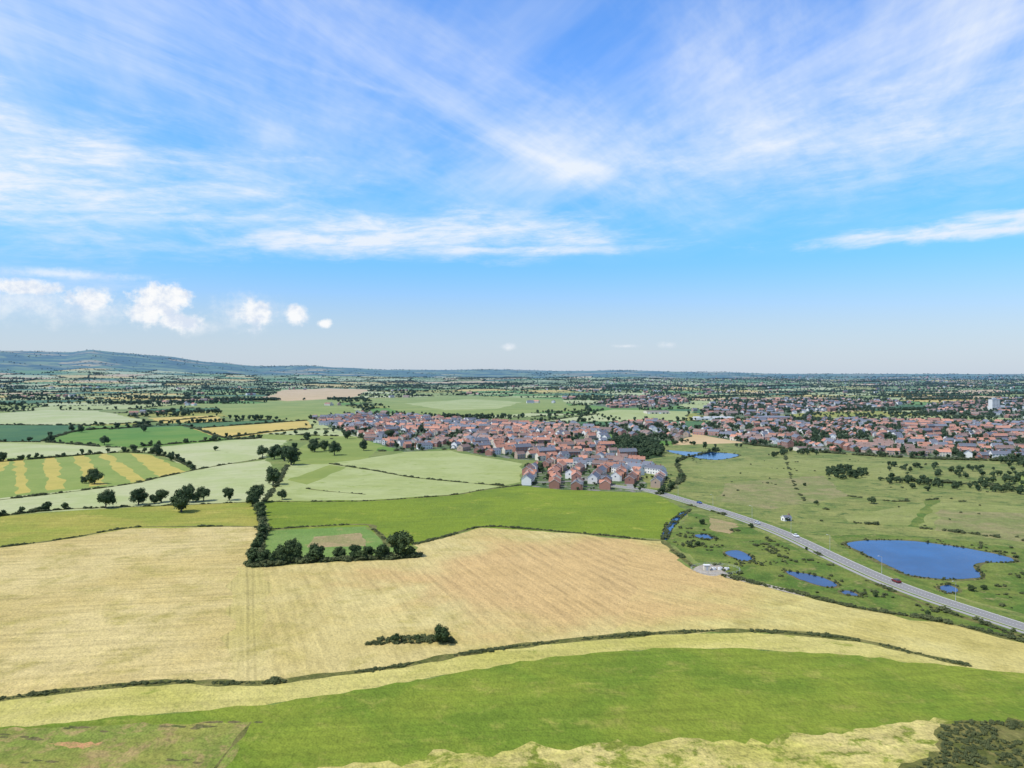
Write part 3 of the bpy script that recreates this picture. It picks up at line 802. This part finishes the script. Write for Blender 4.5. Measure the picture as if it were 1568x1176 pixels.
def warehouse(u, v, L, W, h, rot, m1, m2, bays=3):
    mb = MB(); bw = W/bays
    for b in range(bays):
        y0 = -W/2+b*bw; y1 = y0+bw; ym = (y0+y1)/2
        mb.face([(-L/2,y1,0),(-L/2,y0,0),(-L/2,y0,h),(-L/2,ym,h*1.25),(-L/2,y1,h)], 0); mb.face([(L/2,y0,0),(L/2,y1,0),(L/2,y1,h),(L/2,ym,h*1.25),(L/2,y0,h)], 0)
        mb.face([(-L/2-.3,y0,h),(L/2+.3,y0,h),(L/2+.3,ym,h*1.26),(-L/2-.3,ym,h*1.26)], 1); mb.face([(L/2+.3,y1,h),(-L/2-.3,y1,h),(-L/2-.3,ym,h*1.26),(L/2+.3,ym,h*1.26)], 1)
    mb.face([(-L/2,-W/2,0),(L/2,-W/2,0),(L/2,-W/2,h),(-L/2,-W/2,h)], 0); mb.face([(L/2,W/2,0),(-L/2,W/2,0),(-L/2,W/2,h),(L/2,W/2,h)], 0)
    n = int(L/8)
    for i in range(n):
        cx = -L/2+L*(i+.5)/n
        mb.face([(cx-2,-W/2-.06,0),(cx+2,-W/2-.06,0),(cx+2,-W/2-.06,h*.55),(cx-2,-W/2-.06,h*.55)], 3 if i % 3 else 2)
    me = mb.mesh('warehouse', [m1, m2, frame, glass]); o = bpy.data.objects.new('industrial_warehouse', me)
    scene.collection.objects.link(o); x, y = G(u, v); o.location = (x, y, 0); o.rotation_euler = (0, 0, rot)
warehouse(1092, 643, 72, 30, 5, .02, metalw, metal); warehouse(1180, 644, 60, 40, 7, .1, brickR, slate, 2)
warehouse(1005, 633, 50, 30, 5, .1, creamw, tileB, 1); warehouse(1240, 690, 34, 14, 4, .1, creamw, tileB, 1)
mb = MB(); mb.box(-9, 9, -8, 8, 0, 26, 0); mb.box(9, 22, -7, 7, 0, 12, 0); mb.box(-4, 4, -3, 3, 26.6, 30, 1); mb.box(-9.4, 9.4, -8.4, 8.4, 26, 26.6, 1)
for i in range(8):
    for j in range(5): 
        cx = -7+j*3.5; z = 1.5+i*3.1; mb.face([(cx-.9,-8.06,z),(cx+.9,-8.06,z),(cx+.9,-8.06,z+1.5),(cx-.9,-8.06,z+1.5)], 2)
o = bpy.data.objects.new('white_tower_block', mb.mesh('tower', [render_w, metal, glass])); scene.collection.objects.link(o)
x, y = G(1522, 628); o.location = (x, y, 0)
def put(me, name, u, v, rot):
    o = bpy.data.objects.new(name, me); scene.collection.objects.link(o); x, y = G(u, v); o.location = (x, y, 0); o.rotation_euler = (0, 0, rot); return o
put(house('small_barn', 5, 3.5, 2.0, 1.1, render_w, slate, 1, seed=3), 'small_barn', 1204, 797, .3)
mb = MB(); mb.box(-1.3, 1.3, -1, 1, 0, 2.3, 0); mb.box(-1.5, 1.5, -1.2, 1.2, 2.3, 2.5, 1); mb.face([(-.4,-1.03,0),(.4,-1.03,0),(.4,-1.03,2),(-.4,-1.03,2)], 2)
for i in range(3): mb.tube((3.5+i*3, 1, 0), (3.5+i*3, 1, .9), 1.1, 1.1, 1, 16); mb.tube((3.5+i*3, 1, .9), (3.5+i*3, 1, 1.1), .5, .5, 2, 12)
for i in range(24):
    t0, t1 = 2*pi*i/24, 2*pi*(i+1)/24; c = (4, 0)
    mb.tube((c[0]+11*math.cos(t0), 9*math.sin(t0), 0), (c[0]+11*math.cos(t0), 9*math.sin(t0), 1.3), .06, .06, 2, 4)
    for z in (.6, 1.15): mb.tube((c[0]+11*math.cos(t0), 9*math.sin(t0), z), (c[0]+11*math.cos(t1), 9*math.sin(t1), z), .04, .04, 2, 4)
put(mb.mesh('kiosk', [creamw, metalw, metal]), 'pumping_station', 1082, 873, 0)

# ------------------------------------------------------------ road
asph = simple_mat('asphalt', (.22,.215,.205), .12, .3, .9, haze=False); paint = simple_mat('road_paint', (.8,.8,.78), .05, 1, haze=False)
kerbm = simple_mat('kerb_concrete', (.42,.41,.39), .1, 1, haze=False); pathm = simple_mat('footpath_asphalt', (.30,.29,.27), .1, .5, haze=False)
def strip_mesh(line, a, b, z, mb, m, dash=None):
    A1, B1 = offs(line, a, b)
    for i in range(len(line)-1):
        L = (Vector(line[i+1])-Vector(line[i])).length
        if dash:
            n = max(1, int(L/dash))
            for k in range(n):
                t0, t1 = k/n, (k+.5)/n
                l = lambda P_, t: tuple(Vector(P_[i]).lerp(Vector(P_[i+1]), t))
                mb.face([(*l(B1, t0), z), (*l(B1, t1), z), (*l(A1, t1), z), (*l(A1, t0), z)], m)
        else: mb.face([(*B1[i], z), (*B1[i+1], z), (*A1[i+1], z), (*A1[i], z)], m)
def kerb(line, a, b, z0, z1, mb, m):
    A1, B1 = offs(line, a, b)
    for i in range(len(line)-1):
        mb.face([(*B1[i], z1), (*B1[i+1], z1), (*A1[i+1], z1), (*A1[i], z1)], m)
        mb.face([(*A1[i], z0), (*A1[i], z1), (*A1[i+1], z1), (*A1[i+1], z0)], m); mb.face([(*B1[i], z0), (*B1[i+1], z0), (*B1[i+1], z1), (*B1[i], z1)], m)
rd = smooth(GP(road_uv), 14)
mb = MB(); strip_mesh(rd, 3.6, -3.6, .05, mb, 0); strip_mesh(rd, .07, -.07, .06, mb, 1, dash=9)
strip_mesh(rd, 3.45, 3.35, .06, mb, 1); strip_mesh(rd, -3.35, -3.45, .06, mb, 1)
kerb(rd, 3.75, 3.6, 0, .16, mb, 2); kerb(rd, -3.6, -3.75, 0, .16, mb, 2)
scene.collection.objects.link(bpy.data.objects.new('road', mb.mesh('road', [asph, paint, kerbm])))
mb = MB(); strip_mesh(rd, -5.0, -7.0, .06, mb, 0); scene.collection.objects.link(bpy.data.objects.new('footpath', mb.mesh('footpath', [pathm])))
mb = MB()
for k, uv in enumerate([[(930,742),(900,735),(870,722),(880,706),(920,695)],[(965,747),(960,728),(930,712),(920,695)],[(900,735),(850,738),(815,738)],[(920,695),(880,680),(800,672),(700,662),(600,652),(520,645)],[(760,690),(770,668),(740,650)],[(640,680),(660,660),(640,640)]]):
    strip_mesh(smooth(GP(uv), 10), 2.8, -2.8, .03+k*.006, mb, 0)
scene.collection.objects.link(bpy.data.objects.new('estate_streets', mb.mesh('street', [asph])))
# lamp columns along the road
mb = MB()
mb.tube((0,0,0), (0,0,1.2), .10, .10, 0, 8); mb.tube((0,0,1.2), (0,0,7.6), .07, .05, 0, 8); mb.tube((0,0,7.6), (1.3,0,8.0), .045, .035, 0, 6); mb.box(1.2, 1.9, -.14, .14, 7.93, 8.07, 1)
lampm = mb.mesh('lamp_column', [metal, metalw])
acc = 0
for i in range(20, len(rd)-1):
    acc += (Vector(rd[i+1])-Vector(rd[i])).length
    if acc > 42:
        acc = 0; d = (Vector(rd[i+1])-Vector(rd[i])).normalized(); n = Vector((-d.y, d.x)); c = Vector(rd[i])+n*4.4
        o = bpy.data.objects.new('street_lamp', lampm); scene.collection.objects.link(o); o.location = (c.x, c.y, 0); o.rotation_euler = (0, 0, math.atan2(-n.y, -n.x))

# ------------------------------------------------------------ water
wm, nt = new_mat('pond_water')
g = nt.nodes.new('ShaderNodeNewGeometry'); n1 = nz(nt, g.outputs['Position'], 1.2, 3, .6)
n2 = nz(nt, g.outputs['Position'], .05, 4, .65)
b = finish(nt, mixc(nt, n2.ss(.35, .65), (.002,.022,.08), (.006,.045,.14)), .10, .5, bump=n1, bstr=.3, bdist=.08, haze=False); b.inputs['IOR'].default_value = 1.33
for i, pd in enumerate(ponds):
    me = bpy.data.meshes.new('pond'); me.from_pydata([(p[0], p[1], .08 if i < 8 else .3) for p in ccw(pd)], [], [tuple(range(len(pd)))])
    me.materials.append(wm); o = bpy.data.objects.new('pond' if i != 7 else 'stream', me); scene.collection.objects.link(o)

# ------------------------------------------------------------ cars
def car(name, col, uv, side, flip):
    paintm, nt = new_mat(name+'_paint'); finish(nt, col, .3, .5, haze=False)
    tyre = simple_mat('tyre', (.02,.02,.02), .1)
    mb = MB()
    prof_ = [(-2.15,.35),(-2.2,.75),(-2.0,.95),(-1.2,1.02),(-.6,1.45),(.9,1.48),(1.7,1.05),(2.1,.95),(2.15,.35)]
    def wd(z): return .9 if z < 1.06 else .72
    Lf = [(x, -wd(z), z) for x, z in prof_]; Rt = [(x, wd(z), z) for x, z in prof_]
    mb.face([Lf[0],Lf[8],Lf[7],Lf[6],Lf[3],Lf[2],Lf[1]], 0); mb.face([Rt[0],Rt[8],Rt[7],Rt[6],Rt[3],Rt[2],Rt[1]][::-1], 0)
    mb.face([Lf[3],Lf[6],Lf[5],Lf[4]], 1); mb.face([Rt[3],Rt[6],Rt[5],Rt[4]][::-1], 1)
    for i in range(8): mb.face([Lf[i], Rt[i], Rt[i+1], Lf[i+1]], 1 if i in (3, 5) else 0)
    mb.face([Lf[8], Rt[8], Rt[0], Lf[0]], 2)
    for x in (-1.35, 1.35):
        for y in (-.82, .82): mb.tube((x, y-.12, .33), (x, y+.12, .33), .33, .33, 2, 14)
    for y in (-.65, .65): mb.box(-2.24, -2.16, y-.18, y+.18, .62, .78, 3)
    me = mb.mesh(name, [paintm, glass, tyre, frame]); o = bpy.data.objects.new(name, me); scene.collection.objects.link(o)
    q = Vector(G(*uv)); i = min(range(1, len(rd)-1), key=lambda k: (Vector(rd[k])-q).length)
    d = (Vector(rd[i+1])-Vector(rd[i-1])).normalized(); n = Vector((-d.y, d.x)); c = Vector(rd[i])
    c = c+d*((q-c).dot(d)); c = c+n*side
    o.location = (c.x, c.y, .06); o.rotation_euler = (0, 0, math.atan2(d.y, d.x)+(pi if flip else 0))
car('white_car', (.8,.8,.8), (1215,822), 1.7, True); car('red_car', (.16,.02,.02), (1366,892), 1.7, False)
car('silver_car', (.5,.52,.55), (1163,802), -1.7, True); car('blue_car', (.05,.1,.3), (1070,771), 1.7, True)

# ------------------------------------------------------------ sun and sky
el = math.radians(54); azs = math.radians(-112)
sd = bpy.data.lights.new('sun', 'SUN'); sd.energy = 4.6; sd.angle = math.radians(.5); sd.color = (1, .95, .86)
so = bpy.data.objects.new('sun', sd); scene.collection.objects.link(so)
dirv = Vector((math.sin(azs)*math.cos(el), math.cos(azs)*math.cos(el), math.sin(el)))
so.rotation_euler = dirv.to_track_quat('Z', 'Y').to_euler(); so.location = (0, 0, 300)
w = bpy.data.worlds.new("World"); scene.world = w; w.use_nodes = True; nt = w.node_tree; nt.nodes.clear()
sky = nt.nodes.new('ShaderNodeTexSky'); sky.sky_type = 'NISHITA'; sky.sun_disc = False
sky.sun_elevation = el; sky.sun_rotation = azs % (2*pi); sky.altitude = 50; sky.ozone_density = 2.0; sky.air_density = 1.0; sky.dust_density = .5
tc = nt.nodes.new('ShaderNodeTexCoord'); x, y, z = sep(nt, tc.outputs['Generated'])
az = x.f('ARCTAN2', y); elv = z.f('ARCSINE')
hi = elv.ss(.0, .24)
tintc = mixc(nt, hi, (.86,.96,1.20), (.62,1.58,2.6))
tintc = mixc(nt, elv.ss(.5, 1.2), tintc, (.8,.9,1.05))
skyc = mixc(nt, 1.0, sky.outputs[0], tintc, 'MULTIPLY')
zz = z.f('MAXIMUM', 0.0)+.03
px, py = x/zz, y/zz
def rotv(a, sx, sy, o=0.0):
    c, s = math.cos(a), math.sin(a)
    return comb(nt, (px*c+py*s)*sx, (py*c-px*s)*sy, o)
c1 = nz(nt, rotv(.30, .9, .22), 1.0, 6, .64, .25)
c2 = nz(nt, rotv(-.45, 1.5, .40, 4.0), 1.2, 6, .66, .25)
c3 = nz(nt, rotv(.9, .45, .40, 9.0), .8, 3, .55)
high = elv.ss(.12, .26)
cir = (c1.ss(.36, .76)*.68+c2.ss(.38, .80)*.52+.08)*(c3.ss(.28, .60)*.65+.45)
cir = cir*high
wv = comb(nt, az*9.0, elv*34.0, 0); w1 = nz(nt, wv, 1.0, 5, .65, .3)-.5
wv2 = comb(nt, az*42.0, elv*46.0, 3); w2 = nz(nt, wv2, 1.0, 5, .66)-.5
def AE(u, v): a = math.atan((u-784)/F); return a, math.atan((571-v)/F*math.cos(a))
def blob(u, v, ru, rv, soft=1.0, warp=1.0, kind=1):
    a, e = AE(u, v); ra, re = ru/F, rv/F
    ww = w1 if kind == 1 else w2
    dx = (az-a)*(1/ra); dy = (elv-e)*(1/re)
    return (1-(dx*dx+dy*dy).f('SQRT')+ww*warp).ss(0, soft)
bank = blob(690,362,400,46,1.0,2.0)*.85
bank = bank.f('MAXIMUM', blob(520,372,240,32,.9,1.6)*.95)
bank = bank.f('MAXIMUM', blob(780,384,300,13,.9,1.6)*.9)
bank = bank.f('MAXIMUM', blob(1450,358,270,16,.9,2.2)*.95)
bank = bank.f('MAXIMUM', blob(1610,325,130,14,.9,2.0)*.9)
bank = bank.f('MAXIMUM', blob(60,290,480,130,1.3,2.0)*.85)
bank = bank.f('MAXIMUM', blob(50,430,360,50,1.5,2.0)*.5)
bank = bank.f('MAXIMUM', blob(1380,230,460,110,1.6,2.0)*.55)
wisp = nz(nt, comb(nt, az*12.0+elv*20.0, elv*75.0-az*8.0, 7), 1.0, 6, .68, .3)
bank = bank*(wisp.ss(.28, .62)*.65+.35)
# faint old vapour trail
(a0, e0), (a1, e1) = AE(340,70), AE(700,165)
Lc = math.hypot(a1-a0, e1-e0); ux, uy = (a1-a0)/Lc, (e1-e0)/Lc
tt = (az-a0)*ux+(elv-e0)*uy; dd = ((az-a0)*(-uy)+(elv-e0)*ux+w1*.01).f('ABSOLUTE')
trail = (1-dd.ss(.0, .005))*tt.ss(-.03, .08)*(1-tt.ss(Lc-.10, Lc+.03))*w2.ss(-.25, .2)*.10
allc = (cir+bank+trail).f('MINIMUM', .95)
veil = (1-elv.ss(-.01, .15))*.62
allv = allc.f('MAXIMUM', veil)
cum = blob(250,462,46,30,.45,1.7,2)
for a in [(275,492,42,20),(225,480,34,22),(392,480,32,28),(455,482,22,18),(496,496,14,8),(40,440,56,15),(135,460,40,20)]:
    cum = cum.f('MAXIMUM', blob(*a, .6, 1.7, 2)*.95)
for a in [(45,460,80,36),(130,475,70,30),(100,420,120,9),(290,500,60,16),(780,531,16,7),(958,530,26,4),(1022,529,20,8),(385,478,64,36)]:
    cum = cum.f('MAXIMUM', blob(*a, 1.1, 1.7, 2)*.62)
cloudc = mixc(nt, elv.ss(0.0, .2), (6.6,7.7,9.2), (8.5,9.1,9.8))
base = mixc(nt, allv, skyc, cloudc)
shade = nz(nt, comb(nt, az*42.0, elv*46.0+.5, 3), 1.0, 4, .66).ss(.35, .6)
ccol = mixc(nt, shade, (7.0,7.8,9.1), (9.7, 9.8, 9.9))
base = mixc(nt, cum.clamp(), base, ccol)
bg = nt.nodes.new('ShaderNodeBackground'); bg.inputs['Strength'].default_value = .1
nt.links.new(base, bg.inputs['Color']); wo = nt.nodes.new('ShaderNodeOutputWorld'); nt.links.new(bg.outputs[0], wo.inputs[0])
